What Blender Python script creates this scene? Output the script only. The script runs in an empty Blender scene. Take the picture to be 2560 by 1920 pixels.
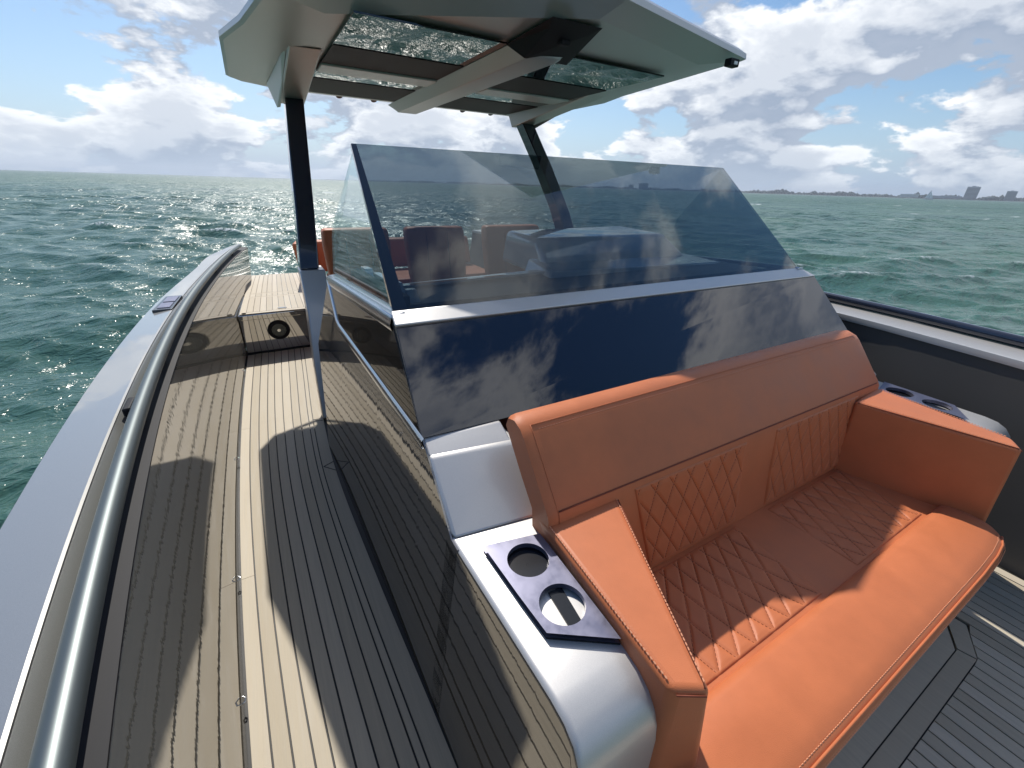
import bpy, bmesh, math, random
import numpy as np
from mathutils import Vector, Matrix
R = math.radians
random.seed(7)
scn = bpy.context.scene
C = scn.collection

# ------------------------------------------------------------------ camera
cd = bpy.data.cameras.new('camera'); cam = bpy.data.objects.new('camera', cd); C.objects.link(cam)
cd.sensor_width = 36; cd.lens = 1050 / 2560 * 36; cd.clip_start = .02; cd.clip_end = 40000
M = Matrix(((0.867495, 0.191018, -0.459309), (-0.496675, 0.383996, -0.778371), (0.027690, 0.903360, 0.427988)))
cam.matrix_world = Matrix.Translation((0, 0, 1.65)) @ M.to_4x4()
scn.camera = cam
scn.view_settings.view_transform = 'Standard'; scn.view_settings.look = 'None'
scn.view_settings.gamma = 1; scn.view_settings.use_curve_mapping = False
scn.view_settings.exposure = 0.36
scn.cycles.use_denoising = True; scn.cycles.denoiser = 'OPENIMAGEDENOISE'; scn.cycles.denoising_input_passes = 'RGB_ALBEDO_NORMAL'; scn.cycles.denoising_prefilter = 'ACCURATE'
scn.cycles.max_bounces = 10; scn.cycles.transparent_max_bounces = 16; scn.cycles.glossy_bounces = 6
scn.cycles.sample_clamp_indirect = 3; scn.cycles.caustics_reflective = False; scn.cycles.caustics_refractive = False

# ------------------------------------------------------------------ sky and sun
SUN = Vector((.12, .865, 1)).normalized()
EL = math.asin(SUN.z); AZ = math.atan2(SUN.x, SUN.y)
w = bpy.data.worlds.new('World'); scn.world = w; w.use_nodes = True
nt = w.node_tree
for n in list(nt.nodes): nt.nodes.remove(n)
class NB:
    def __init__(s, nt): s.nt = nt
    def n(s, t, **k):
        o = s.nt.nodes.new(t)
        for a, b in k.items(): setattr(o, a, b)
        return o
    def put(s, sock, v):
        if isinstance(v, bpy.types.NodeSocket): s.nt.links.new(v, sock)
        else: sock.default_value = v
    def m(s, op, a, b=None, c=None, clamp=False):
        o = s.n('ShaderNodeMath', operation=op, use_clamp=clamp)
        s.put(o.inputs[0], a)
        if b is not None: s.put(o.inputs[1], b)
        if c is not None: s.put(o.inputs[2], c)
        return o.outputs[0]
    def vm(s, op, a, b=None, sc=None):
        o = s.n('ShaderNodeVectorMath', operation=op)
        s.put(o.inputs[0], a)
        if b is not None: s.put(o.inputs[1], b)
        if sc is not None: s.put(o.inputs['Scale'], sc)
        return o.outputs[0]
    def ss(s, v, a, b):   # smoothstep
        o = s.n('ShaderNodeMapRange', interpolation_type='SMOOTHSTEP')
        s.put(o.inputs[0], v); s.put(o.inputs[1], a); s.put(o.inputs[2], b)
        return o.outputs[0]
    def mr(s, v, a, b, c, d, clamp=True):
        o = s.n('ShaderNodeMapRange', clamp=clamp)
        for i, q in enumerate((v, a, b, c, d)): s.put(o.inputs[i], q)
        return o.outputs[0]
    def mix(s, f, a, b):
        o = s.n('ShaderNodeMix', data_type='RGBA')
        s.put(o.inputs[0], f); s.put(o.inputs[6], a); s.put(o.inputs[7], b)
        return o.outputs[2]
    def noise(s, v, scale, detail=4, rough=.5, dist=0, col=False, lac=2):
        o = s.n('ShaderNodeTexNoise')
        if v is not None: s.put(o.inputs['Vector'], v)
        o.inputs['Scale'].default_value = scale; o.inputs['Detail'].default_value = detail
        o.inputs['Roughness'].default_value = rough; o.inputs['Distortion'].default_value = dist
        o.inputs['Lacunarity'].default_value = lac
        return o.outputs[1] if col else o.outputs[0]
    def comb(s, x, y, z):
        o = s.n('ShaderNodeCombineXYZ')
        for i, q in enumerate((x, y, z)): s.put(o.inputs[i], q)
        return o.outputs[0]
    def sep(s, v):
        o = s.n('ShaderNodeSeparateXYZ'); s.put(o.inputs[0], v); return o.outputs
B = NB(nt)
sky = B.n('ShaderNodeTexSky', sky_type='NISHITA', sun_disc=False)
sky.sun_elevation = EL; sky.sun_rotation = AZ; sky.air_density = 1.0; sky.dust_density = .6; sky.ozone_density = 1.6
tc = B.n('ShaderNodeTexCoord').outputs['Generated']
x, y, z = B.sep(tc)
zc = B.m('MAXIMUM', z, 0.0)
def cloudvec(dz=0.0):
    zz = B.m('ADD', zc, dz); kk = B.m('DIVIDE', 1.0, B.m('ADD', zz, .42))
    v = B.comb(B.m('MULTIPLY', x, kk), B.m('MULTIPLY', y, kk), B.m('MULTIPLY', zz, 1.9))
    return B.vm('ADD', v, OFF)
OFF = (3.1, 5.2, 0.4)
az = B.m('ARCTAN2', x, y)
# the bank is densest low down and towards port (photo right); it thins out overhead
cov = B.mr(zc, 0.03, .55, .13, -.022)
side = B.mr(az, -.6, .9, -.03, .05)
topclear = B.m('MULTIPLY', B.ss(zc, .22, .36), B.mr(az, -.5, .3, -.13, 0))
bias = B.m('ADD', B.m('ADD', B.m('ADD', cov, side), topclear), B.m('MULTIPLY', B.ss(zc, .6, .85), .085))
def density(v, d):
    big = B.noise(v, 1.5, 2, .5); f = B.noise(v, 3.9, d, .56, .12)
    return B.m('ADD', B.m('ADD', f, B.m('MULTIPLY', B.m('SUBTRACT', big, .5), .75)), bias)
den = density(cloudvec(), 11)
up1 = density(cloudvec(.022), 9); up2 = density(cloudvec(.075), 4)
mask = B.ss(den, .54, B.mr(zc, .2, .55, .60, .70))
lit = B.m('ADD', B.mr(B.m('SUBTRACT', den, up1), -.07, .09, 0, .5), B.mr(B.m('SUBTRACT', den, up2), -.10, .14, 0, .5))
core = B.ss(den, .60, .80)
shade = B.m('MULTIPLY', B.m('SUBTRACT', 1.0, B.m('MULTIPLY', core, .5)), B.mr(lit, .16, .70, .16, 1.0))
ccol = B.mix(shade, (1.65, 2.1, 2.9, 1), (6.6, 6.7, 6.8, 1))
skyc = B.n('ShaderNodeHueSaturation'); B.put(skyc.inputs['Color'], sky.outputs[0]); skyc.inputs['Saturation'].default_value = 1.22; skyc.inputs['Value'].default_value = .68
haze = B.m('POWER', B.m('SUBTRACT', 1.0, B.m('MINIMUM', zc, 1.0)), 9.0)
skyh = B.mix(B.m('MULTIPLY', haze, .9), skyc.outputs[0], (1.9, 2.95, 4.6, 1))
base = B.mix(B.m('MULTIPLY', mask, .97), skyh, ccol)
base = B.mix(B.m('MULTIPLY', B.m('POWER', haze, 2.4), .62), base, (2.6, 3.4, 4.3, 1))
bg = B.n('ShaderNodeBackground'); B.put(bg.inputs[0], base); bg.inputs[1].default_value = .14
out = B.n('ShaderNodeOutputWorld'); nt.links.new(bg.outputs[0], out.inputs[0])

sl = bpy.data.lights.new('sun', 'SUN'); sl.energy = 3.4; sl.angle = R(.53); sl.color = (1, .955, .88)
so = bpy.data.objects.new('sun', sl); C.objects.link(so)
so.rotation_euler = SUN.to_track_quat('Z', 'Y').to_euler(); so.location = (2, 12, 14)

# ------------------------------------------------------------------ materials
MAT = {}
def mat(name, col=(.5, .5, .5), rough=.5, metal=0, coat=0, coat_r=.03, ior=1.5, spec=.5):
    m = bpy.data.materials.new(name); m.use_nodes = True; MAT[name] = m
    b = m.node_tree.nodes['Principled BSDF']
    b.inputs['Base Color'].default_value = (*col, 1); b.inputs['Roughness'].default_value = rough
    b.inputs['Metallic'].default_value = metal; b.inputs['Coat Weight'].default_value = coat
    b.inputs['Coat Roughness'].default_value = coat_r; b.inputs['IOR'].default_value = ior
    b.inputs['Specular IOR Level'].default_value = spec
    return m, NB(m.node_tree), b
def objco(B): return B.n('ShaderNodeTexCoord').outputs['Object']
def bump(B, b, h, strength, dist, normal=None, slot='Normal'):
    o = B.n('ShaderNodeBump'); o.inputs['Strength'].default_value = strength; o.inputs['Distance'].default_value = dist
    B.put(o.inputs['Height'], h)
    if normal is not None: B.put(o.inputs['Normal'], normal)
    if slot: B.put(b.inputs[slot], o.outputs[0])
    return o.outputs[0]

# champagne-silver metallic paint with flakes under a clear coat
def paint(name, col, metal=.85, rough=.34, wob=.0012, coat=1.0):
    m, B, b = mat(name, col, rough, metal, coat=coat, coat_r=.012)
    oc = objco(B)
    fl = B.noise(oc, 900, 1, .5)
    B.put(b.inputs['Base Color'], B.mix(B.mr(fl, .3, .75, 0, 1), (*[c * .92 for c in col], 1), (*[min(1, c * 1.08) for c in col], 1)))
    bump(B, b, fl, .02, .001)
    wv = B.noise(oc, 5.5, 2, .5)
    o = B.n('ShaderNodeBump'); o.inputs['Strength'].default_value = .5; o.inputs['Distance'].default_value = wob
    B.put(o.inputs['Height'], wv); B.put(b.inputs['Coat Normal'], o.outputs[0])
    dirt = B.noise(oc, 14, 4, .6)
    B.put(b.inputs['Coat Roughness'], B.mr(dirt, .35, .8, .008, .05))
    return m
paint('silver_paint', (.61, .59, .565), metal=.5, rough=.42, coat=.4)
def mirror_paint(name, col, wob, ior):
    m, B, b = mat(name, col, .035, 0, ior=ior)
    oc = objco(B)
    wv = B.noise(B.vm('MULTIPLY', oc, (.1, 2.4, .06)), 9, 3, .55)
    bump(B, b, wv, .5, wob)
    dirt = B.noise(oc, 6, 5, .65)
    B.put(b.inputs['Roughness'], B.mr(dirt, .35, .8, .008, .035))
mirror_paint('gloss_wall', (.20, .185, .155), .00032, 5.0)
mirror_paint('gloss_side', (.085, .08, .075), .0004, 2.7)
m, B, b = mat('port_wall', (.075, .070, .066), .5)
bump(B, b, B.noise(objco(B), 400, 2), .05, .001)
paint('gunwale_silver', (.43, .42, .395), metal=.75, rough=.36, coat=.8)
paint('gunwale_band', (.27, .27, .25), metal=.7, rough=.4)
m, B, b = mat('roof_paint', (.58, .575, .57), .38, .4)
fl = B.noise(objco(B), 900, 1, .5); bump(B, b, fl, .04, .002)
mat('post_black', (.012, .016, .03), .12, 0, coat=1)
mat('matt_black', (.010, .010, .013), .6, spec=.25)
mat('rubber', (.015, .015, .016), .6)
mat('caulk', (.018, .017, .016), .55)
mat('dark_trim', (.03, .032, .04), .3, 0, coat=.6)
mat('chrome', (.62, .63, .64), .16, 1)
mat('frame_metal', (.42, .46, .52), .18, 1)
m, B, b = mat('rail_metal', (.15, .17, .17), .44, .8)
bump(B, b, B.noise(objco(B), 300, 2), .03, .001)
m, B, b = mat('anodised', (.20, .20, .27), .34, .75)
nz = B.noise(objco(B), 25, 5, .65)
B.put(b.inputs['Roughness'], B.mr(nz, .3, .8, .28, .5)); bump(B, b, B.noise(objco(B), 700, 1), .05, .001)
mat('cup_black', (.01, .011, .014), .22)
mat('white_gloss', (.70, .72, .76), .08, .15, coat=1)
mat('dash_black', (.02, .022, .03), .5)
mat('lens_white', (.8, .8, .8), .3)
# teak: every plank takes its own tone from a per-object random
def teak(name, col):
    m, B, b = mat(name, col, .62)
    oc = objco(B); rnd = B.n('ShaderNodeObjectInfo').outputs['Random']
    px, py, pz = B.sep(oc)
    g = B.comb(B.m('ADD', B.m('MULTIPLY', px, 60), B.m('MULTIPLY', rnd, 90)), B.m('MULTIPLY', py, 2.2), B.m('ADD', pz, B.m('MULTIPLY', rnd, 31)))
    gr = B.noise(g, 1.5, 6, .62, .6)
    ln = B.noise(B.vm('MULTIPLY', g, (4, .6, 1)), 2, 3, .6)
    c1 = B.mix(B.mr(gr, .3, .72, 0, 1), (*[c * .90 for c in col], 1), (*[c * 1.07 for c in col], 1))
    c1 = B.mix(B.mr(ln, .52, .75, 0, .18), c1, (*[c * .6 for c in col], 1))
    hs = B.n('ShaderNodeHueSaturation'); B.put(hs.inputs['Color'], c1)
    B.put(hs.inputs['Value'], B.mr(rnd, 0, 1, .86, 1.10)); B.put(hs.inputs['Saturation'], B.mr(rnd, 0, 1, 1.05, .9))
    st = B.noise(oc, 3.2, 5, .65)
    B.put(b.inputs['Base Color'], B.mix(B.mr(st, .55, .8, 0, .22), hs.outputs[0], (*[c * .62 for c in col], 1)))
    B.put(b.inputs['Roughness'], B.mr(gr, .3, .7, .5, .75))
    bump(B, b, gr, .12, .0015)
teak('teak', (.55, .475, .355))
# leather
def leather(name, col):
    m, B, b = mat(name, col, .48, spec=.38)
    oc = objco(B)
    vor = B.n('ShaderNodeTexVoronoi'); vor.inputs['Scale'].default_value = 520; B.put(vor.inputs['Vector'], oc)
    blot = B.noise(oc, 7, 4, .6)
    B.put(b.inputs['Base Color'], B.mix(B.mr(blot, .3, .75, 0, 1), (*[c * .90 for c in col], 1), (*[min(1, c * 1.07) for c in col], 1)))
    B.put(b.inputs['Roughness'], B.mr(blot, .3, .7, .42, .56))
    h = B.m('ADD', B.m('MULTIPLY', vor.outputs[0], .6), B.m('MULTIPLY', B.noise(oc, 9, 3, .6), 2.0))
    bump(B, b, h, .22, .0022)
    b.inputs['Sheen Weight'].default_value = .08
leather('leather', (.56, .165, .060))
mat('thread', (.78, .36, .20), .6)
mat('seam', (.20, .045, .018), .7)
# opaque smoked glass
mat('smoked_glass', (.002, .004, .016), .0, 0, coat=0, ior=1.85, spec=.5)
mat('roof_glass', (.002, .003, .006), .01, 0, ior=1.6)
mat('side_glass', (.006, .006, .007), .0, 0, ior=1.7)
# transparent tinted pane: light passes, a Fresnel share is mirrored
def pane(name, tint, ior=1.5):
    m = bpy.data.materials.new(name); m.use_nodes = True; MAT[name] = m
    B = NB(m.node_tree); t = m.node_tree
    for n in list(t.nodes): t.nodes.remove(n)
    tr = B.n('ShaderNodeBsdfTransparent'); tr.inputs[0].default_value = (*tint, 1)
    gl = B.n('ShaderNodeBsdfGlossy'); gl.inputs['Roughness'].default_value = 0; gl.inputs[0].default_value = (1, 1, 1, 1)
    fr = B.n('ShaderNodeFresnel'); bf = B.n('ShaderNodeNewGeometry').outputs['Backfacing']; B.put(fr.inputs[0], B.m('POWER', ior, B.m('SUBTRACT', 1.0, B.m('MULTIPLY', bf, 2.0))))
    mx = B.n('ShaderNodeMixShader'); B.put(mx.inputs[0], fr.outputs[0])
    t.links.new(tr.outputs[0], mx.inputs[1]); t.links.new(gl.outputs[0], mx.inputs[2])
    o = B.n('ShaderNodeOutputMaterial'); t.links.new(mx.outputs[0], o.inputs[0])
pane('windshield_glass', (.47, .52, .535), 1.66)
pane('windshield_side', (.80, .86, .86), 1.5)

# ------------------------------------------------------------------ helpers
def link(name, me, m, parent=None, smooth=None, bevel=0, seg=3):
    """one mesh object, its origin moved to the middle of its own bounds"""
    o = bpy.data.objects.new(name, me); C.objects.link(o)
    if m: me.materials.append(MAT[m])
    co = np.empty(len(me.vertices) * 3); me.vertices.foreach_get('co', co); co = co.reshape(-1, 3)
    c = (co.min(0) + co.max(0)) / 2; co -= c; me.vertices.foreach_set('co', co.ravel()); me.update()
    o.location = c
    if parent:
        o.parent = parent
        o.matrix_parent_inverse = Matrix.Translation(-Vector(wloc(parent)))
    if bevel:
        b = o.modifiers.new('bevel', 'BEVEL'); b.width = bevel; b.segments = seg; b.limit_method = 'ANGLE'; b.angle_limit = R(25)
        b.harden_normals = False
    if smooth is not None:
        me.shade_smooth() if hasattr(me, 'shade_smooth') else None
        if smooth < 180: me.set_sharp_from_angle(angle=R(smooth))
    return o
WL = {}
def wloc(o): return tuple(o.matrix_world.translation) if o.parent is None and o.type == 'EMPTY' else WL.get(o.name, (0, 0, 0))
def part(name, v, f, m, parent=None, **k):
    me = bpy.data.meshes.new(name); me.from_pydata([tuple(map(float, p)) for p in v], [], [tuple(q) for q in f])
    bm = bmesh.new(); bm.from_mesh(me); bmesh.ops.recalc_face_normals(bm, faces=bm.faces); bm.to_mesh(me); bm.free()
    o = link(name, me, m, parent, **k); WL[o.name] = tuple(Vector(o.location))
    return o
def thing(name, label, cat, loc=(0, 0, 0), group=None):
    o = bpy.data.objects.new(name, None); C.objects.link(o); o.location = loc; o.empty_display_size = .2
    o.matrix_world = Matrix.Translation(loc)
    tag(o, label, cat, group); return o
def tag(o, label=None, cat=None, group=None, kind=None):
    if label: o['label'] = label
    if cat: o['category'] = cat
    if group: o['group'] = group
    if kind: o['kind'] = kind
    return o
def poly(deg, t):
    """fair curve through measured stations"""
    c = np.polyfit([q[0] for q in t], [q[1] for q in t], deg)
    return lambda y: float(np.polyval(c, y))
class MB:
    """collects shapes into one mesh"""
    def __init__(s): s.v = []; s.f = []
    def add(s, v, f):
        n = len(s.v); s.v += [tuple(p) for p in v]; s.f += [tuple(i + n for i in q) for q in f]; return s
    def box(s, a, b):
        (x0, y0, z0), (x1, y1, z1) = a, b
        return s.add([(x0, y0, z0), (x1, y0, z0), (x1, y1, z0), (x0, y1, z0), (x0, y0, z1), (x1, y0, z1), (x1, y1, z1), (x0, y1, z1)],
                     [(0, 3, 2, 1), (4, 5, 6, 7), (0, 1, 5, 4), (1, 2, 6, 5), (2, 3, 7, 6), (3, 0, 4, 7)])
    def slab(s, poly, off):
        n = len(poly); off = Vector(off); p = [Vector(q) for q in poly]
        return s.add(p + [q + off for q in p], [tuple(range(n)), tuple(range(2 * n - 1, n - 1, -1))] + [(i, (i + 1) % n, n + (i + 1) % n, n + i) for i in range(n)])
    def hexa(s, a, b):   # two quads/polygons joined
        n = len(a)
        return s.add(list(a) + list(b), [tuple(range(n)), tuple(range(2 * n - 1, n - 1, -1))] + [(i, (i + 1) % n, n + (i + 1) % n, n + i) for i in range(n)])
    def loft(s, secs, closed=False, caps=False):
        n = len(secs[0]); v = [p for q in secs for p in q]; f = []
        for i in range(len(secs) - 1):
            for j in range(n if closed else n - 1):
                f.append((i * n + j, i * n + (j + 1) % n, (i + 1) * n + (j + 1) % n, (i + 1) * n + j))
        if caps: f.append(tuple(range(n))); f.append(tuple(len(v) - 1 - i for i in range(n)))
        return s.add(v, f)
    def tube(s, path, r, seg=10, cap=True):
        path = [Vector(p) for p in path]; secs = []
        up = Vector((0, 0, 1))
        for i, p in enumerate(path):
            t = (path[min(i + 1, len(path) - 1)] - path[max(i - 1, 0)]).normalized()
            a = t.cross(up if abs(t.z) < .95 else Vector((1, 0, 0))).normalized(); b = a.cross(t)
            rr = r[i] if isinstance(r, (list, tuple)) else r
            secs.append([p + a * rr * math.cos(q * 2 * math.pi / seg) + b * rr * math.sin(q * 2 * math.pi / seg) for q in range(seg)])
        return s.loft(secs, True, cap)
    def disc_cyl(s, c, r, h, axis, seg=32):
        c = Vector(c); ax = Vector(axis).normalized()
        a = ax.orthogonal().normalized(); b = ax.cross(a)
        ring = lambda d, rr: [c + ax * d + a * rr * math.cos(q * 2 * math.pi / seg) + b * rr * math.sin(q * 2 * math.pi / seg) for q in range(seg)]
        return s.loft([ring(0, r), ring(h, r)], True, True)
    def ring(s, c, r0, r1, h, axis, seg=32):
        c = Vector(c); ax = Vector(axis).normalized(); a = ax.orthogonal().normalized(); b = ax.cross(a)
        ring = lambda d, rr: [c + ax * d + a * rr * math.cos(q * 2 * math.pi / seg) + b * rr * math.sin(q * 2 * math.pi / seg) for q in range(seg)]
        return s.loft([ring(0, r0), ring(0, r1), ring(h, r1 - .2 * (r1 - r0)), ring(h, r0), ring(0, r0)], True)
    def build(s, name, m, parent=None, **k): return part(name, s.v, s.f, m, parent, **k)
def interp(t):
    ys = np.array([q[0] for q in t], float)
    if np.ndim(t[0][1]) == 0:
        vs = np.array([q[1] for q in t], float)
        def f(y):    # monotone-ish smooth cubic (Catmull-Rom on uneven knots)
            i = int(np.clip(np.searchsorted(ys, y) - 1, 0, len(ys) - 2)); h = ys[i + 1] - ys[i]; u = (y - ys[i]) / h; u = min(max(u, 0), 1)
            d = lambda j: (vs[min(j + 1, len(ys) - 1)] - vs[max(j - 1, 0)]) / (ys[min(j + 1, len(ys) - 1)] - ys[max(j - 1, 0)])
            a, b2 = d(i) * h, d(i + 1) * h
            return float((2*u**3-3*u*u+1)*vs[i] + (u**3-2*u*u+u)*a + (-2*u**3+3*u*u)*vs[i+1] + (u**3-u*u)*b2)
        return f

# ================================================================== THE SETTING
SEA = -.85
def build_sea():
    rng = np.random.default_rng(11)
    # polar sheet round the boat; fine towards the view, coarse behind
    a0 = np.arange(-42, 92, .25); a1 = np.arange(92, 318, 2.0)
    ang = np.radians(np.concatenate([a0, a1])); na = len(ang)
    rr = [.0]; r = 1.6
    while r < 16000:
        rr.append(r); r *= 1.007 if r < 260 else (1.02 if r < 1600 else 1.08)
    rr = np.array(rr); nr = len(rr)
    Rg, Ag = np.meshgrid(rr, ang, indexing='ij')
    X = Rg * np.sin(Ag); Y = Rg * np.cos(Ag)
    H = np.zeros_like(X); DX = np.zeros_like(X); DY = np.zeros_like(X); J = np.zeros_like(X)
    spacing = np.where(Rg < 260, Rg * .007, Rg * .02) + .01
    wind = R(205)
    for i in range(96):
        lam = .28 * (8.5 / .28) ** ((i + rng.random()) / 96)
        th = wind + rng.normal(0, .55 if lam < 4 else .33)
        kx, ky = math.sin(th), math.cos(th); kk = 2 * math.pi / lam
        amp = .0066 * lam ** .92 * (1.15 if lam < 3.0 else .7 if lam < 6 else .45) * rng.uniform(.5, 1.3)
        fade = np.clip((lam / spacing - 2.2) / 2.5, 0, 1)
        ph = kk * (kx * X + ky * Y) + rng.random() * 6.283
        s, c = np.sin(ph), np.cos(ph)
        H += amp * fade * c; q = .85
        DX -= q * amp * fade * kx * s; DY -= q * amp * fade * ky * s
        if lam > .9: J += q * amp * kk * fade * c
    # gusts make some patches rougher
    g = .75 + .35 * np.sin(X * .021 + 1.3) * np.sin(Y * .017 + X * .006 + .4) + .2 * np.sin(X * .09 + Y * .05)
    g = np.clip(g, .4, 1.4)
    near = np.clip((Rg - 1.5) / 3, 0, 1)
    far = 1 / (1 + (Rg / 5000) ** 2)
    H *= g * near; X = X + DX * g * near; Y = Y + DY * g * near
    Z = SEA + H
    v = np.stack([X, Y, Z], -1).reshape(-1, 3)
    idx = np.arange(nr * na).reshape(nr, na)
    q = np.stack([idx[:-1, :], idx[1:, :], np.roll(idx, -1, 1)[1:, :], np.roll(idx, -1, 1)[:-1, :]], -1).reshape(-1, 4)
    q = q[:, ::-1]
    me = bpy.data.meshes.new('sea')
    me.vertices.add(len(v)); me.vertices.foreach_set('co', v.ravel())
    me.loops.add(q.size); me.loops.foreach_set('vertex_index', q.ravel())
    me.polygons.add(len(q)); me.polygons.foreach_set('loop_start', np.arange(0, q.size, 4)); me.polygons.foreach_set('loop_total', np.full(len(q), 4))
    me.update(); me.validate()
    at = me.attributes.new('foam', 'FLOAT', 'POINT')
    fo = np.clip((J * g - .315) / .22, 0, 1); at.data.foreach_set('value', fo.reshape(-1).astype(np.float32))
    me.shade_smooth()
    o = bpy.data.objects.new('sea', me); C.objects.link(o); me.materials.append(MAT['sea'])
    tag(o, 'choppy green sea with small whitecaps and sun glitter', kind='structure')
m, B, b = mat('sea', (.018, .085, .07), .07, 0, ior=1.333)
geo = B.n('ShaderNodeNewGeometry').outputs['Position']
dist = B.vm('LENGTH', geo); dist = B.n('ShaderNodeVectorMath', operation='LENGTH'); B.put(dist.inputs[0], geo); dist = dist.outputs['Value']
st = B.vm('MULTIPLY', geo, (1.0, 1.6, 1.0))
n1 = B.noise(st, 3.6, 3, .6, .5); n2 = B.noise(st, .8, 3, .6, .3); n3 = B.noise(st, .16, 4, .62, .2)
near_ = B.mr(dist, 12, 55, .070, .014); mid_ = B.mr(dist, 60, 220, 1.0, .35)
h = B.m('ADD', B.m('MULTIPLY', n1, near_), B.m('ADD', B.m('MULTIPLY', n2, B.m('MULTIPLY', B.mr(dist, 8, 50, .05, .42), mid_)), B.m('MULTIPLY', n3, B.mr(dist, 30, 200, 0, 2.1))))
bump(B, b, h, 1.0, 1.0)
patch = B.noise(geo, .05, 4, .6)
dcol = B.mix(B.mr(patch, .35, .7, 0, 1), (.045, .115, .094, 1), (.080, .165, .112, 1))
B.put(b.inputs['Base Color'], dcol)
B.put(b.inputs['Roughness'], B.m('ADD', B.mr(dist, 4, 40, .19, .30), B.mr(dist, 40, 200, 0, .13)))
fa = B.n('ShaderNodeAttribute', attribute_name='foam').outputs['Fac']
fn = B.noise(B.vm('MULTIPLY', geo, (1, 1, .3)), 7, 6, .7)
farcap = B.m('MULTIPLY', B.ss(B.noise(B.vm('MULTIPLY', geo, (.35, .9, 1)), .30, 5, .62), .645, .70), B.ss(dist, 40, 120))
fmask = B.m('MAXIMUM', B.m('MULTIPLY', fa, B.ss(fn, .40, .62)), B.m('MULTIPLY', farcap, .8))
df = B.n('ShaderNodeBsdfDiffuse'); df.inputs[0].default_value = (.78, .82, .82, 1)
mx = B.n('ShaderNodeMixShader'); B.put(mx.inputs[0], B.m('MINIMUM', fmask, .9))
B.nt.links.new(b.outputs[0], mx.inputs[1]); B.nt.links.new(df.outputs[0], mx.inputs[2])
B.nt.links.new(mx.outputs[0], B.nt.nodes['Material Output'].inputs[0])
build_sea()

# ------------------------------------------------------------------ the far shore
def pol(az, r, z=0): return (r * math.sin(R(az)), r * math.cos(R(az)), z)
mat('shore_trees', (.030, .055, .050), .9)
mat('shore_ground', (.05, .062, .055), .9)
m, B, b = mat('tower_wall', (.34, .36, .40), .8)
mat('tower_window', (.05, .06, .08), .3)
mat('tower_pale', (.55, .56, .58), .8)
def shore():
    rng = random.Random(5)
    # low ground
    az = [8 + i * .5 for i in range(171)]
    dist = lambda a: 3900 - 2150 * min(1, max(0, (a - 10) / 45)) + 60 * math.sin(a * .4)
    mb = MB()
    secs = [[pol(a, dist(a) - 12, SEA - 1), pol(a, dist(a), SEA + .8), pol(a, dist(a) + 500, SEA + 3), pol(a, dist(a) + 520, SEA - 1)] for a in az]
    mb.loft(secs); o = mb.build('shore', 'shore_ground', smooth=60); tag(o, 'low flat far shore under the cloud bank', kind='structure')
    # wood along it: many ragged clumps, one mass at this distance
    mb = MB(); a = 9
    ico = [(0, 0, 1), (.89, 0, .45), (.28, .85, .45), (-.72, .53, .45), (-.72, -.53, .45), (.28, -.85, .45), (.72, .53, -.45), (-.28, .85, -.45), (-.89, 0, -.45), (-.28, -.85, -.45), (.72, -.53, -.45), (0, 0, -1)]
    icf = [(0,1,2),(0,2,3),(0,3,4),(0,4,5),(0,5,1),(1,6,2),(2,7,3),(3,8,4),(4,9,5),(5,10,1),(6,7,2),(7,8,3),(8,9,4),(9,10,5),(10,6,1),(11,7,6),(11,8,7),(11,9,8),(11,10,9),(11,6,10)]
    while a < 93:
        d = dist(a); hgt = (5.5 + 3.5 * math.sin(a * 1.7) * math.sin(a * .63 + 1) + rng.uniform(-1.5, 3.5)) * (1 if a < 55 else 1.25)
        hgt *= min(1, max(.25, (a - 8) / 10)) * (d / 1800) ** .35
        rad = rng.uniform(5, 11) * d / 2400
        for kx in range(2):
            c = Vector(pol(a + rng.uniform(-.1, .1), d + 20 + rng.uniform(0, 90), SEA + hgt * .45))
            mb.add([(c.x + p[0] * rad * rng.uniform(.75, 1.25), c.y + p[1] * rad * rng.uniform(.75, 1.25), c.z + p[2] * hgt * rng.uniform(.5, .75)) for p in ico], icf)
        a += rng.uniform(.05, .16)
    o = mb.build('shore_wood', 'shore_trees'); tag(o, 'dark hazy tree line along the far shore', 'wood', kind='stuff')
shore()
def tower(label, az, r, wdt, h, dep, setback=0, name='tower_block', mat_='tower_wall', rows=9, cols=7):
    base = Vector(pol(az, r, SEA + 1.5)); t = thing(name, label, 'building', base)
    e = Vector((math.cos(R(az)), -math.sin(R(az)), 0)); n = Vector((math.sin(R(az)), math.cos(R(az)), 0))
    P = lambda u, v, z: base + e * u + n * v + Vector((0, 0, z))
    bx = lambda mb, u0, u1, v0, v1, z0, z1: mb.hexa([P(u0, v0, z0), P(u1, v0, z0), P(u1, v1, z0), P(u0, v1, z0)], [P(u0, v0, z1), P(u1, v0, z1), P(u1, v1, z1), P(u0, v1, z1)])
    mb = MB(); bx(mb, -wdt/2, wdt/2, 0, dep, 0, h); mb.build('wall', mat_, t)
    mb = MB(); bx(mb, -wdt*.18, wdt*.12, dep*.2, dep*.7, h, h * 1.07); bx(mb, wdt*.2, wdt*.3, dep*.2, dep*.6, h, h * 1.04); mb.build('roof_plant', mat_, t)
    for i in range(rows):
        z0 = h * (.06 + .9 * i / rows); mb = MB()
        bx(mb, -wdt*.46, wdt*.46, -.35, -.05, z0, z0 + h * .045); mb.build('window_band', 'tower_window', t)
    return t
tower('taller grey tower block on the far shore, left of two', 74.7, 1690, 25, 30, 22)
tower('shorter dark tower block at the right edge of the far shore', 77.1, 1640, 18, 21, 18)
tower('long low pale building on the far shore left of the sailboat', 70.6, 1720, 40, 9, 20, mat_='tower_pale', rows=3)
tower('low grey building behind the trees just right of the sailboat', 73.2, 1700, 60, 7, 20, rows=3)
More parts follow.
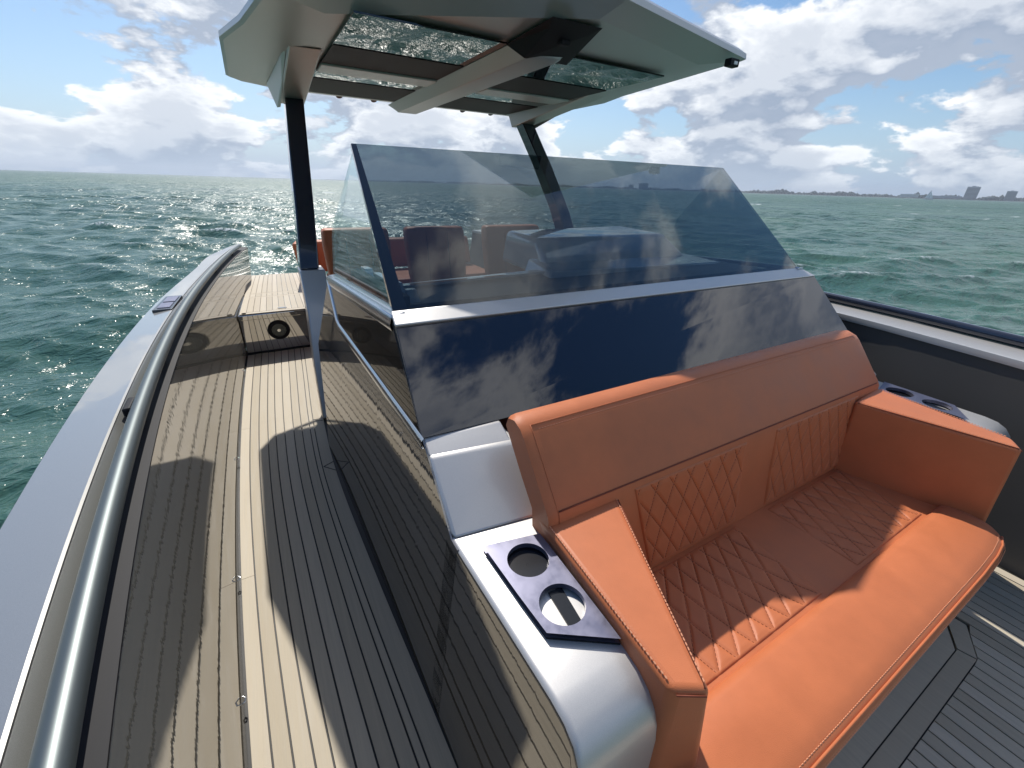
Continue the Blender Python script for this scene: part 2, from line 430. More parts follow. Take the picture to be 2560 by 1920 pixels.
tower('pale block on the far shore seen through the windshield', 45.6, 2150, 40, 24, 24, rows=5)
tower('small block beside the pale block seen through the windshield', 44.2, 2160, 22, 17, 20, rows=4)
# sailboat under way
sp = Vector(pol(72.0, 900, SEA)); sb = thing('sailboat', 'tiny white sailboat under sail before the far shore', 'sailboat', sp)
e = Vector((math.cos(R(72)), -math.sin(R(72)), 0)); n = Vector((math.sin(R(72)), math.cos(R(72)), 0))
secs = [[sp + e * u + n * (wd * s_) + Vector((0, 0, zz)) for s_, zz in ((-1, 1.1), (-.7, -.3), (.7, -.3), (1, 1.1))] for u, wd in ((-5, .9), (-2, 1.5), (2, 1.4), (5.6, .05))]
MB().loft(secs, True, True).build('hull', 'lens_white', sb)
MB().tube([sp + Vector((0, 0, 1)) + e * .6, sp + Vector((0, 0, 13)) + e * .6], .12, 6).build('mast', 'tower_pale', sb)
MB().slab([sp + e * .4 + Vector((0, 0, 2)), sp - e * 4.2 + Vector((0, 0, 2)), sp + e * .4 + Vector((0, 0, 12.6))], n * .08).build('mainsail', 'lens_white', sb)
MB().slab([sp + e * .9 + Vector((0, 0, 1.8)), sp + e * 5.2 + Vector((0, 0, 1.4)), sp + e * .8 + Vector((0, 0, 10.6))], n * .08).build('jib', 'lens_white', sb)

# ================================================================== THE BOAT
xb = poly(4, [(-1.2, -.12), (-.6, -.21), (0, -.275), (.5, -.312), (.96, -.338), (2.19, -.386), (3.06, -.376), (4.16, -.362), (4.9, -.322), (5.8, -.265), (6.8, -.20)])   # foot of the starboard wall
xs = interp([(-1.2, .27), (0, .25), (.64, .228), (1.5, .182), (2.4, .152), (3.15, .178), (4.0, .236), (4.82, .287)])                     # foot of the console side
# deck: dark caulk bed, every plank lies on it
dk = MB(); ys = np.arange(-1.2, 5.01, .2)
dk.loft([[(xb(y_) - .03, y_, -.012), (3.25, y_, -.012), (3.25, y_, -.2), (xb(y_) - .03, y_, -.2)] for y_ in ys], True, True)
deck = dk.build('deck', 'caulk'); tag(deck, 'teak deck with black caulking round the console', kind='structure')
GAP = .0066
def strip(fa, fb, ys, name='plank'):
    mb = MB(); mb.loft([[(fa(y_) + GAP / 2, y_, -.011), (fa(y_) + GAP / 2, y_, 0), (fb(y_) - GAP / 2, y_, 0), (fb(y_) - GAP / 2, y_, -.011)] for y_ in ys], True, True)
    return mb.build(name, 'teak', deck)
fr = [0, .126, .225, .326, .415, .516, .622, .718, .814, .867, 1.0]
for i in range(10):
    fa = lambda y_, q=fr[i]: xb(y_) + (xs(y_) - xb(y_)) * q + (.012 if q == 0 else 0)
    fb = lambda y_, q=fr[i + 1]: xb(y_) + (xs(y_) - xb(y_)) * q
    if i in (0,):   # margin board laid in lengths
        cuts = [-1.2, .35, 1.75, 3.2, 4.80]
        for c0, c1 in zip(cuts, cuts[1:]): strip(fa, fb, np.linspace(c0 + .001, c1 - .001, 8))
    else:
        strip(fa, fb, np.linspace(-1.2, 4.80, 40))
for p_, q_ in (((.088, 2.47), (.150, 2.395)), ((.088, 2.47), (.152, 2.50)), ((.10, 3.13), (.165, 3.08))):
    d_ = (Vector(q_) - Vector(p_)).normalized().orthogonal() * .003
    MB().slab([(p_[0] - d_.x, p_[1] - d_.y, .0004), (q_[0] - d_.x, q_[1] - d_.y, .0004), (q_[0] + d_.x, q_[1] + d_.y, .0004), (p_[0] + d_.x, p_[1] + d_.y, .0004)], (0, 0, .0012)).build('caulk_seam', 'caulk', deck)
# foredeck planks run fore and aft up to the margin board before the sofa
px_ = .30
while px_ < 2.86:
    xa_, xb_ = px_ + GAP / 2, px_ + .055 - GAP / 2
    ye = lambda q: float(np.interp(q, [2.16, 2.312], [-.043, .030])) if px_ < 2.30 else 4.8    # mitred against the margin board
    MB().slab([(xa_, -1.2, -.011), (xb_, -1.2, -.011), (xb_, ye(xb_), -.011), (xa_, ye(xa_), -.011)], (0, 0, .011)).build('plank', 'teak', deck)
    px_ += .055
MB().slab([(.30, -.039, -.011), (2.155, -.039, -.011), (2.14, .015, -.011), (.30, .015, -.011)], (0, 0, .011)).build('margin_board', 'teak', deck)
MB().slab([(2.162, -.038, -.011), (2.318, .037, -.011), (2.318, .11, -.011), (2.148, .018, -.011)], (0, 0, .011)).build('margin_board', 'teak', deck)
MB().slab([(.30, .019, -.011), (2.13, .019, -.011), (2.28, .10, -.011), (2.28, .6, -.011), (.30, .6, -.011)], (0, 0, .011)).build('margin_board', 'teak', deck)

# ---- starboard side: wall, capping, handrail
xr = poly(5, [(-1.2, -.06), (-.6, -.19), (0, -.29), (.52, -.352), (1.06, -.408), (1.87, -.452), (2.6, -.44), (3.9, -.412), (4.8, -.362), (5.5, -.295), (6.1, -.235), (6.6, -.17)])
zr = interp([(-1.2, .95), (1, .95), (3, .945), (4.5, .915), (6.6, .87)])
ow = interp([(-1.2, .17), (.6, .165), (1.1, .155), (2.0, .15), (3.3, .14), (4.7, .12), (5.5, .15), (6.1, .11), (6.6, .08)])
sw = thing('starboard_bulwark', 'glossy silver starboard bulwark with grey handrail beside the walkway', 'bulwark', (-.4, 2.5, 0))
ys = np.linspace(-1.2, 6.6, 90)
MB().loft([[(xb(y_) + .004, y_, -.01), (xr(y_) + .034, y_, zr(y_) - .05), (xr(y_) - .03, y_, zr(y_) - .038), (xr(y_) - .03, y_, -.01)] for y_ in ys], True, True).build('inner_wall', 'gloss_wall', sw, smooth=35)
MB().loft([[(xr(y_) - .032, y_, zr(y_) - .03), (xr(y_) - .060, y_, zr(y_) - .004), (xr(y_) - .060, y_, zr(y_) - .05), (xr(y_) - .032, y_, zr(y_) - .06)] for y_ in ys], True, True).build('capping_band', 'gunwale_band', sw, smooth=30)
MB().loft([[(xr(y_) - .0605, y_, zr(y_)), (xr(y_) - .066, y_, zr(y_) + .003), (xr(y_) - .06 - ow(y_) * .9, y_, zr(y_) - .012), (xr(y_) - .06 - ow(y_), y_, zr(y_) - .03), (xr(y_) - .058 - ow(y_), y_, zr(y_) - .10), (xr(y_) - .0605, y_, zr(y_) - .10)] for y_ in ys], True, True).build('gunwale', 'gunwale_silver', sw, smooth=30)
MB().loft([[(xr(y_) - .058 - ow(y_), y_, zr(y_) - .06), (xr(y_) - .078 - ow(y_), y_, zr(y_) - .075), (xr(y_) - .078 - ow(y_), y_, zr(y_) - .11), (xr(y_) - .058 - ow(y_), y_, zr(y_) - .125)] for y_ in ys], True, True).build('rub_rail', 'dark_trim', sw, smooth=30)
MB().loft([[(xr(y_) - .05 - ow(y_), y_, zr(y_) - .1), (xr(y_) - .02 - ow(y_), y_, -.2), (xr(y_) + .12 - ow(y_), y_, -1.25), (xr(y_) + .2 - ow(y_), y_, -1.25), (xr(y_) - .03, y_, zr(y_) - .1)] for y_ in ys], True, True).build('hull_side', 'silver_paint', sw, smooth=40)
MB().loft([[(xr(y_) - .031, y_, zr(y_) - .0375), (xr(y_) + .036, y_, zr(y_) - .0495), (xr(y_) + .036, y_, zr(y_) - .044), (xr(y_) - .031, y_, zr(y_) - .032)] for y_ in ys], True, True).build('rail_shade_strip', 'matt_black', sw)  # black strip added in place of the shade along the handrail
ys2 = np.linspace(-1.2, 6.3, 90)
MB().tube([(xr(y_), y_, zr(y_) + .012) for y_ in ys2], .0225, 16).build('handrail', 'rail_metal', sw, smooth=180)
for y_ in (.3, 2.2, 3.15, 4.6, 5.8):
    MB().hexa([(xr(y_) - .035, y_ - .035, zr(y_) - .04), (xr(y_) - .005, y_ - .035, zr(y_) - .04), (xr(y_) - .005, y_ + .035, zr(y_) - .04), (xr(y_) - .035, y_ + .035, zr(y_) - .04)],
              [(xr(y_) - .012, y_ - .02, zr(y_) + .006), (xr(y_) + .006, y_ - .02, zr(y_) + .006), (xr(y_) + .006, y_ + .02, zr(y_) + .006), (xr(y_) - .012, y_ + .02, zr(y_) + .006)]).build('rail_bracket', 'matt_black', sw)
y_ = 1.68
MB().slab([(xr(y_) - .045, y_ - .05, zr(y_) - .012), (xr(y_) - .022, y_ - .045, zr(y_) - .012), (xr(y_) - .022, y_ + .045, zr(y_) - .012), (xr(y_) - .045, y_ + .05, zr(y_) - .012)], (0, 0, .03)).build('cleat', 'matt_black', sw, bevel=.006)
for y_ in (1.15, 1.72, 2.75, 4.3):   # small hooks along the foot of the wall
    MB().tube([(xb(y_) + .004, y_, .03), (xb(y_) + .014, y_, .034), (xb(y_) + .016, y_ + .012, .036), (xb(y_) + .006, y_ + .022, .036)], .0025, 8).build('hook', 'chrome', sw, smooth=60)
# pop-up fitting let into the capping
h0 = [(-.598, 3.02), (-.505, 3.02), (-.49, 3.37), (-.575, 3.37)]
f_ = MB().slab([(a, b_, .925) for a, b_ in h0], (0, 0, .028)).build('deck_fitting', 'dark_trim', sw, bevel=.003)
for t0, t1 in ((.1, .45), (.52, .9)):
    q = lambda u, v: (h0[0][0] + (h0[1][0] - h0[0][0]) * u + (h0[3][0] - h0[0][0]) * v, h0[0][1] + .35 * v, .9535)
    MB().slab([q(.2, t0), q(.82, t0), q(.82, t1), q(.2, t1)], (0, 0, .003)).build('lid', 'anodised', f_)

# ---- port side
pwt = thing('port_bulwark', 'dark port bulwark with bright capping and black rail behind the sofa', 'bulwark', (3.3, 2, 0))
pf = interp([(-1.2, 2.62), (-.3, 2.86), (.1, 2.93), (.8, 3.0), (2, 3.05), (4, 3.05), (6, 2.95), (7, 2.9)])
pt = interp([(-1.2, 2.72), (-.3, 2.93), (.2, 3.05), (.6, 3.13), (1.1, 3.21), (2, 3.27), (4, 3.29), (6, 3.2), (7, 3.14)])
ys = np.linspace(-1.2, 6.8, 60)
MB().loft([[(pf(y_) - .004, y_, -.01), (pf(y_) + .02, y_, .2), (pt(y_) - .03, y_, .7), (pt(y_), y_, .93), (pt(y_) + .05, y_, .93), (pt(y_) + .05, y_, -.01)] for y_ in ys], True, True).build('inner_wall', 'port_wall', pwt, smooth=40)
MB().loft([[(pt(y_) - .012, y_, .931), (pt(y_) - .008, y_, .95), (pt(y_) + .24, y_, .955), (pt(y_) + .28, y_, .93), (pt(y_) + .28, y_, .90), (pt(y_) - .012, y_, .915)] for y_ in ys], True, True).build('gunwale', 'silver_paint', pwt, smooth=30)
MB().tube([(pt(y_) + .245, y_, .985) for y_ in ys], .03, 14).build('handrail', 'post_black', pwt, smooth=180)
MB().loft([[(pt(y_) + .27, y_, .9), (pt(y_) + .24, y_, -.2), (pt(y_) + .1, y_, -1.25), (pt(y_), y_, -1.25), (pt(y_) + .06, y_, .9)] for y_ in ys], True, True).build('hull_side', 'silver_paint', pwt, smooth=40)

# ---- aft locker with speaker and teak top
al = thing('aft_locker', 'champagne aft locker with round speaker and teak planked top', 'locker', (.1, 5.8, 0))
ax = lambda y_: xb(y_) + .012
ysl = np.linspace(4.84, 6.9, 12)
MB().loft([[(ax(y_), y_, .012), (.66, y_, .012), (.66, y_, .352), (ax(y_), y_, .352)] for y_ in ysl], True, True).build('body', 'gloss_wall', al, smooth=30)
MB().loft([[(ax(y_) - .004, y_, .358), (.67, y_, .358), (.67, y_, .412), (ax(y_) - .004, y_, .412)] for y_ in np.linspace(4.80, 6.9, 12)], True, True).build('lid', 'gloss_wall', al, bevel=.008)
def topplank(f0, f1, y0, y1):
    g = lambda q: lambda y_: ax(y_) + .012 + (.63 - ax(y_)) * q
    MB().loft([[(g(f0)(y_) + .002, y_, .413), (g(f0)(y_) + .002, y_, .421), (g(f1)(y_) - .002, y_, .421), (g(f1)(y_) - .002, y_, .413)] for y_ in np.linspace(y0, y1, 6)], True, True).build('plank', 'teak', al)
for i in range(16):
    f0, f1 = i / 16, (i + 1) / 16
    if i == 0:
        topplank(f0, f1, 4.815, 6.88)
    else:
        topplank(f0, f1, 4.875, 5.50); topplank(f0, f1, 5.545, 5.68); topplank(f0, f1, 5.725, 6.88)
MB().loft([[(a, 4.812, .413), (a, 4.812, .421), (a, 4.868, .421), (a, 4.868, .413)] for a in np.linspace(-.28, .64, 4)], True, True).build('margin_board', 'teak', al)
for q0 in (5.505, 5.685): MB().box((-.26, q0, .413), (.64, q0 + .035, .4205)).build('margin_board', 'teak', al)
sk = MB().ring((.012, 4.838, .218), .068, .104, .022, (0, -1, 0), 40).build('speaker', 'matt_black', al, smooth=30)
MB().disc_cyl((.012, 4.838, .218), .07, .004, (0, -1, 0), 32).build('cone', 'cup_black', sk)
g_ = MB()
for i in range(-6, 7):
    a = i * .0105; hh = math.sqrt(max(.0001, .068 ** 2 - a * a)); g_.box((.012 + a - .0022, 4.824, .218 - hh), (.012 + a + .0022, 4.83, .218 + hh))
g_.build('grille', 'rail_metal', sk)
MB().disc_cyl((.012, 4.824, .218), .016, .006, (0, -1, 0), 16).build('badge', 'chrome', sk)
for a in (-.2, .2): MB().disc_cyl((a, 4.80, .385), .007, .003, (0, -1, 0), 12).build('screw', 'chrome', al)
MB().slab([(.05, 4.905, .4215), (.12, 4.905, .4215), (.13, 4.925, .4215), (.085, 4.945, .4215), (.04, 4.925, .4215)], (0, 0, .006)).build('latch', 'chrome', al)
MB().box((ax(4.85), 4.83, .001), (.66, 4.9, .011)).build('plinth', 'matt_black', al)

# ---- helm console
hc = thing('helm_console', 'silver helm console with smoked front glass behind the orange sofa', 'console', (1.65, 1.8, 0))
def sx(y_, z_): return .25 - .035 * y_ + .125 * z_     # the whole console side lies in one raked plane
def side_strip(y_, lo, hi, n=14): return [(sx(y_, lo + (hi - lo) * i / n), y_, lo + (hi - lo) * i / n) for i in range(n + 1)]
zhl = lambda y_: float(np.interp(y_, [.80, .845, 1.05, 1.10, 1.41, 2.593, 3.005], [.735, .738, .892, .925, 1.22, 1.151, .632]))
zll = lambda y_: float(np.interp(y_, [0, 2.72, 2.78, 3.005], [.004, .004, .19, .625]))
yy = sorted(list(np.linspace(.80, 3.004, 60)) + [.845, 1.05, 1.10, 1.41, 2.593, 2.72, 2.78])
secs = [side_strip(y_, zll(y_), zhl(y_)) for y_ in yy]
mb = MB(); mb.loft(secs)
mb.loft([[(p[0] + .005, p[1], p[2]) for p in s_] for s_ in secs])
mb.loft([[s_[-1], (s_[-1][0] + .005, s_[-1][1], s_[-1][2])] for s_ in secs]); mb.loft([[s_[0], (s_[0][0] + .005, s_[0][1], s_[0][2])] for s_ in secs])
mb.build('side_panel', 'gloss_side', hc, smooth=35)
# side window with its frame
wp = [(2.55, 1.140), (1.425, 1.208), (1.112, .940), (2.32, .962)]
wpt = lambda q, d: (sx(*q) - d, q[0], q[1])
sg = MB().slab([wpt(q, .003) for q in wp], (.002, 0, 0)).build('side_window', 'side_glass', hc)
def moulding(path, w0, w1, h):   # raised strip on the side plane
    mb = MB(); secs = []
    for i, q in enumerate(path):
        p0 = Vector(path[max(i - 1, 0)]); p1 = Vector(path[min(i + 1, len(path) - 1)]); t = (p1 - p0).normalized(); nn = Vector((-t.y, t.x))
        secs.append([wpt(Vector(q) + nn * u, d) for u, d in ((w0, .001), (w0, h * .7), (w0 * .5 + w1 * .5, h), (w1 * .8 + w0 * .2, h * .8), (w1, .004))])
    return mb.loft(secs, False)
moulding([(1.075, .922), (1.7, .938), (2.29, .952), (2.35, .968), (2.575, 1.135)], -.020, .016, .013).build('window_frame', 'frame_metal', sg, smooth=35)
moulding([(2.585, 1.146), (1.42, 1.212)], -.012, .034, .010).build('window_frame', 'frame_metal', sg, smooth=35)
# cup-holder pods, rounded at the outer edge and over the front
def pod(mirror):
    X = (lambda v: (3.12 - v[0], v[1], v[2])) if mirror else (lambda v: v)
    secs = []
    for y_, zt, xo in [(.250, .44, .020), (.251, .60, .008), (.256, .65, .003), (.268, .685, 0), (.292, .715, 0), (.325, .732, 0), (.37, .738, 0)] + [(q, .738, 0) for q in np.linspace(.44, .87, 8)]:
        r = .018; p = []
        for i in range(9): zz = .004 + (zt - r - .004) * i / 8; p.append((sx(y_, zz) + xo, y_, zz))
        cx = sx(y_, zt - r) + xo + r
        for i in range(1, 7): a = math.pi - i * math.pi / 12; p.append((cx + r * math.cos(a), y_, zt - r + r * math.sin(a)))
        p += [(.50, y_, zt), (.60, y_, zt), (.60, y_, .004)]
        secs.append([X(q) for q in p])
    MB().loft([s_[10:] for s_ in secs], False).build('cup_pod', 'silver_paint', hc, smooth=50)
    MB().loft([s_[:11] for s_ in secs]).add(secs[0], [tuple(range(len(secs[0])))]).build('pod_side', 'gloss_side', hc, smooth=30)
pod(False); pod(True)
# corner columns between the pods and the glass
for mir in (False, True):
    X = (lambda v: (3.20 - v[0], v[1], v[2])) if mir else (lambda v: v)
    a = [X(v) for v in [(sx(.835, .739) + .003, .835, .739), (.62, .795, .739), (.62, 1.3, .739), (sx(1.3, .739) + .003, 1.3, .739)]]
    b_ = [X(v) for v in [(sx(1.04, .89) + .003, 1.040, .890), (.62, .995, .890), (.62, 1.3, .890), (sx(1.3, .89) + .003, 1.3, .890)]]
    MB().hexa(a, b_).build('column', 'silver_paint', hc, bevel=.012, seg=4, smooth=40)
    a = [X(v) for v in [(sx(1.05, .885) + .004, 1.045, .887), (.60, 1.005, .887), (.60, 1.3, .887), (sx(1.3, .887) + .004, 1.3, .887)]]
    b_ = [X(v) for v in [(sx(1.1, .92) + .005, 1.10, .921), (.60, 1.085, .921), (.60, 1.3, .921), (sx(1.3, .92) + .005, 1.3, .921)]]
    MB().hexa(a, b_).build('column_cap', 'silver_paint', hc, bevel=.006, smooth=40)
MB().box((.36, 1.13, .004), (2.93, 1.33, .90)).build('bulkhead', 'dash_black', hc)
# lower smoked glass and the silver ledge over it
LG = [(.328, 1.098, .926), (2.955, 1.065, .905), (2.985, 1.370, 1.187), (.353, 1.381, 1.200)]
nrm = (Vector(LG[1]) - Vector(LG[0])).cross(Vector(LG[3]) - Vector(LG[0])).normalized()
if nrm.y > 0: nrm = -nrm
MB().slab(LG, -nrm * .012).build('lower_glass', 'smoked_glass', hc)
MB().hexa([(.343, 1.372, 1.211), (2.99, 1.361, 1.190), (2.94, 1.448, 1.230), (.355, 1.452, 1.240)], [(.36, 1.40, 1.18), (2.96, 1.40, 1.16), (2.92, 1.49, 1.20), (.372, 1.50, 1.21)]).build('ledge', 'silver_paint', hc, bevel=.006, smooth=40)
for mir in (False, True):
    X = (lambda v: (3.30 - v[0], v[1], v[2])) if mir else (lambda v: v)
    secs = [[X(v) for v in ((sx(y_, zhl(y_)) - .004, y_, zhl(y_) - .012), (sx(y_, zhl(y_)) - .004, y_, zhl(y_) + .012), (sx(y_, zhl(y_)) + .05, y_, zhl(y_) + .018), (sx(y_, zhl(y_)) + .05, y_, zhl(y_) - .012))] for y_ in np.linspace(1.43, 2.585, 8)]
    MB().loft(secs, True, True).build('coaming', 'frame_metal', hc, bevel=.006, smooth=40)
# inner sill, seen under the side pane
secs = [[(.415, y_, zhl(y_) + .015), (.415, y_, zhl(y_) + .05), (.455, y_, zhl(y_) + .05), (.455, y_, zhl(y_) + .015)] for y_ in (1.55, 2.0, 2.5)]
MB().loft(secs, True, True).build('inner_sill', 'matt_black', hc)
for y0, y1 in ((1.56, 1.66), (1.75, 2.2), (2.3, 2.5)):
    MB().hexa([(.46, y0, zhl(y0) + .02), (.47, y1, zhl(y1) + .02), (.47, y1, zhl(y1) + .06), (.46, y0 + .05, zhl(y0) + .06)], [(.50, y0, zhl(y0) + .02), (.50, y1, zhl(y1) + .02), (.50, y1, zhl(y1) + .06), (.50, y0 + .05, zhl(y0) + .06)]).build('sill_pad', 'white_gloss', hc)
# dashboard
MB().hexa([(.44, 1.50, 1.10), (2.84, 1.50, 1.10), (2.80, 2.12, 1.06), (.50, 2.12, 1.06)], [(.44, 1.50, 1.205), (2.84, 1.50, 1.20), (2.80, 2.12, 1.205), (.50, 2.12, 1.17)]).build('dashboard', 'dash_black', hc)
MB().hexa([(.52, 2.06, 1.174), (1.72, 2.06, 1.194), (1.7, 2.16, 1.185), (.56, 2.16, 1.16)], [(.52, 2.06, 1.186), (1.72, 2.06, 1.206), (1.7, 2.16, 1.20), (.56, 2.16, 1.175)]).build('dash_lip', 'white_gloss', hc)
MB().hexa([(1.46, 2.08, 1.14), (2.74, 2.02, 1.14), (2.74, 2.8, 1.14), (1.52, 2.8, 1.14)], [(1.50, 2.30, 1.352), (2.56, 2.24, 1.365), (2.62, 2.76, 1.372), (1.54, 2.76, 1.36)]).build('instrument_hood', 'white_gloss', hc, bevel=.035, seg=5, smooth=60)
MB().hexa([(1.36, 1.95, 1.16), (2.76, 1.85, 1.15), (2.74, 2.3, 1.15), (1.42, 2.3, 1.16)], [(1.42, 1.97, 1.215), (2.74, 1.87, 1.21), (2.72, 2.3, 1.235), (1.45, 2.3, 1.235)]).build('dash_step', 'white_gloss', hc, bevel=.01, smooth=40)
MB().box((.45, 1.5, .004), (2.85, 2.1, 1.09)).build('console_core', 'dash_black', hc)

# ---- windshield
ws = thing('windshield', 'frameless tinted windshield standing on the silver console ledge', 'windshield', (1.65, 1.5, 1.2))
T0, T1, B0, B1 = Vector((.418, 2.10, 1.790)), Vector((2.874, 2.10, 1.797)), Vector((.362, 1.447, 1.236)), Vector((2.925, 1.447, 1.226))
n = (B1 - B0).cross(T0 - B0).normalized(); n = -n if n.y > 0 else n
MB().slab([B0, B1, T1, T0], -n * .010).build('front_pane', 'windshield_glass', ws)
for mir in (False, True):
    X = (lambda v: Vector((3.29 - v[0], v[1], v[2]))) if mir else (lambda v: Vector(v))
    poly = [(.368, 1.458, 1.240), (.428, 2.105, 1.780), (.350, 2.46, 1.44), (.340, 2.48, 1.38), (.318, 2.48, 1.175)]
    MB().slab([X(v) for v in poly], (.009 if not mir else -.009, 0, 0)).build('side_pane', 'windshield_side', ws)
MB().hexa([B0 + Vector((.0, -.002, -.002)), B0 + Vector((.052, -.002, -.002)), B0 + Vector((.052, .012, -.014)), B0 + Vector((.0, .012, -.014))],
          [T0 + Vector((-.002, -.002, -.002)), T0 + Vector((.020, -.002, -.002)), T0 + Vector((.020, .012, -.014)), T0 + Vector((-.002, .012, -.014))]).build('pillar', 'post_black', ws)
MB().hexa([B0 + Vector((.06, .014, -.014)), B1 + Vector((-.03, .014, -.014)), B1 + Vector((-.03, .05, -.03)), B0 + Vector((.06, .05, -.03))],
          [B0 + Vector((.06, .036, .010)), B1 + Vector((-.03, .036, .010)), B1 + Vector((-.03, .06, .0)), B0 + Vector((.06, .06, .0))]).build('gasket', 'rubber', ws)

# ---- hardtop on two raked posts
ht = thing('hardtop', 'pale green grey hardtop with black skylights on two raked posts', 'hardtop', (1.65, 4.0, 0))
OUT = [(1.74, 1.99), (3.06, 2.24), (3.17, 3.50), (3.28, 3.88), (3.28, 4.95), (3.17, 5.12), (.13, 5.12), (.03, 4.95), (.03, 3.72), (.14, 3.30), (.25, 2.75)]
UPZ = [.045, .03] + [0] * 8 + [.02]   # the brow lifts a little
def inset(P, d):
    P = [Vector(p) for p in P]; n = len(P); r = []
    c = sum(P, Vector((0, 0))) / n
    for i in range(n):
        a, b_, c_ = P[i - 1], P[i], P[(i + 1) % n]
        e1 = (b_ - a).normalized(); e2 = (c_ - b_).normalized()
        n1 = Vector((-e1.y, e1.x)); n2 = Vector((-e2.y, e2.x))
        k_ = 1 / max(.35, (1 + n1.dot(n2)))
        r.append(b_ + (n1 + n2) * d * k_)
    return r
def ring3(d, z_, dz=0):
    r = inset(OUT, d)
    return [(p.x, p.y, z_ + u) for p, u in zip(r, UPZ)]
inner = [(1.68, 2.10), (2.72, 2.34), (2.86, 3.3), (2.9, 3.7), (2.9, 4.98), (2.86, 5.06), (.44, 5.06), (.40, 4.98), (.40, 3.7), (.42, 3.3), (.50, 2.78)]
rings = [[(p[0], p[1], 2.378 + u * .6) for p, u in zip(inner, UPZ)], ring3(.02, 2.412), ring3(0, 2.422), ring3(.004, 2.452), ring3(.05, 2.485), ring3(.4, 2.52)]
MB().loft(rings, True, True).build('roof_shell', 'roof_paint', ht, smooth=12)
for s_, (u0, u1) in enumerate(((.60, 1.435), (1.865, 2.70))):
    edge = .60 if s_ == 0 else 2.70
    for (v0, v1, gl) in ((2.60, 3.70, .55), (3.95, 4.90, .3)):
        fr_ = MB(); 
        p = MB().box((u0, v0, 2.368), (u1, v0 + (v1 - v0) * gl, 2.377)).build('skylight', 'roof_glass', ht)
        MB().box((u0, v0 + (v1 - v0) * gl + .001, 2.364), (u1, v1, 2.377)).build('blind', 'matt_black', p)
    MB().box((u0, 3.702, 2.352), (u1, 3.948, 2.377)).build('crossbar', 'roof_paint', ht, bevel=.008)
# centre beam and its dark head
bm_ = [[(1.46, y_, 2.379), (1.52, y_, zb), (1.71, y_, zb), (1.85, y_, 2.379)] for y_, zb in ((2.48, 2.315), (2.52, 2.300), (5.08, 2.300), (5.24, 2.35))]
MB().loft(bm_, True, True).build('centre_beam', 'roof_paint', ht, bevel=.004, smooth=30)
MB().hexa([(1.44, 2.16, 2.392), (1.75, 2.15, 2.392), (1.91, 2.64, 2.3785), (1.44, 2.64, 2.3785)], [(1.49, 2.24, 2.372), (1.72, 2.24, 2.372), (1.84, 2.58, 2.318), (1.50, 2.52, 2.298)]).build('beam_head', 'matt_black', ht, bevel=.006)
MB().box((1.60, 2.30, 2.335), (1.66, 2.35, 2.365)).build('camera_pod', 'matt_black', ht, bevel=.01)
for mir in (False, True):
    X = (lambda v: (3.30 - v[0], v[1], v[2])) if mir else (lambda v: v)
    # gusset: deepens aft to the post
    g0 = [X(v) for v in [(.385, 3.46, 2.381), (.575, 3.43, 2.381), (.61, 4.84, 2.381), (.36, 4.84, 2.381)]]
    g1 = [X(v) for v in [(.395, 3.49, 2.374), (.567, 3.46, 2.374), (.585, 4.78, 2.235), (.395, 4.78, 2.235)]]
    MB().hexa(g0, g1).build('gusset', 'roof_paint', ht, bevel=.008, smooth=30)
    g2 = [X(v) for v in [(.36, 3.7, 2.383), (.384, 3.56, 2.383), (.384, 4.7, 2.383), (.32, 4.86, 2.383)]]
    g3 = [X(v) for v in [(.385, 4.2, 2.31), (.39, 4.15, 2.31), (.39, 4.72, 2.20), (.365, 4.78, 2.20)]]
    MB().hexa(g2, g3).build('fairing', 'roof_paint', ht, bevel=.01, smooth=40)
    sec = lambda x0, x1, yc, z_, d: [X((x0, yc - d, z_)), X((x1, yc - d, z_)), X((x1, yc + d, z_)), X((x0, yc + d, z_))]
    MB().loft([sec(.422, .565, 4.66, 2.262, .085), sec(.36, .505, 4.36, 1.86, .085), sec(.302, .442, 4.06, 1.42, .09), sec(.245, .385, 3.86, .995, .10)], True, True).build('post', 'post_black', ht, bevel=.012, smooth=30)  # one grey paint with the foot; its dark reflection is put into the colour
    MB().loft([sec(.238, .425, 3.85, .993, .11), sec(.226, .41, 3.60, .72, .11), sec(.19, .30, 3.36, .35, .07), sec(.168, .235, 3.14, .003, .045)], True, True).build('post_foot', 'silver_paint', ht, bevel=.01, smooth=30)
nl = MB().box((2.815, 2.165, 2.375), (2.90, 2.215, 2.418)).build('navigation_light', 'matt_black', ht, bevel=.006)
MB().box((2.845, 2.160, 2.385), (2.875, 2.166, 2.402)).build('lens', 'lens_white', nl)
for x_ in (.42, .95, 1.28, 2.25, 2.6): MB().disc_cyl((x_, 5.075, 2.385), .03, .006, (0, -.5, -1), 20).build('courtesy_light', 'dark_trim', ht)
for s_ in (-1, 1):   # grab bars aft of the roof, their shadows fall on the walkway
    x0 = 1.65 + s_ * 1.5; x1 = 1.65 + s_ * 1.12
    MB().tube([(x0, 5.16, 2.50), (x1, 5.30, 2.50)], .016, 8).tube([(x0 - s_ * .08, 5.19, 2.50), (x0 - s_ * .08, 5.06, 2.46)], .012, 8).tube([(x1 + s_ * .06, 5.28, 2.50), (x1 + s_ * .06, 5.06, 2.46)], .012, 8).build('grab_bar', 'rail_metal', ht, smooth=60)

# ---- bow sofa
sf = thing('bow_sofa', 'burnt orange leather sofa with diamond quilting before the console glass', 'sofa', (1.5, .4, 0))
MB().hexa([(.75, .17, .004), (2.22, .17, .004), (2.3, .80, .004), (.75, .80, .004)], [(.72, .12, .30), (2.25, .12, .30), (2.35, .80, .30), (.72, .80, .30)]).build('base', 'gloss_wall', sf, bevel=.01)
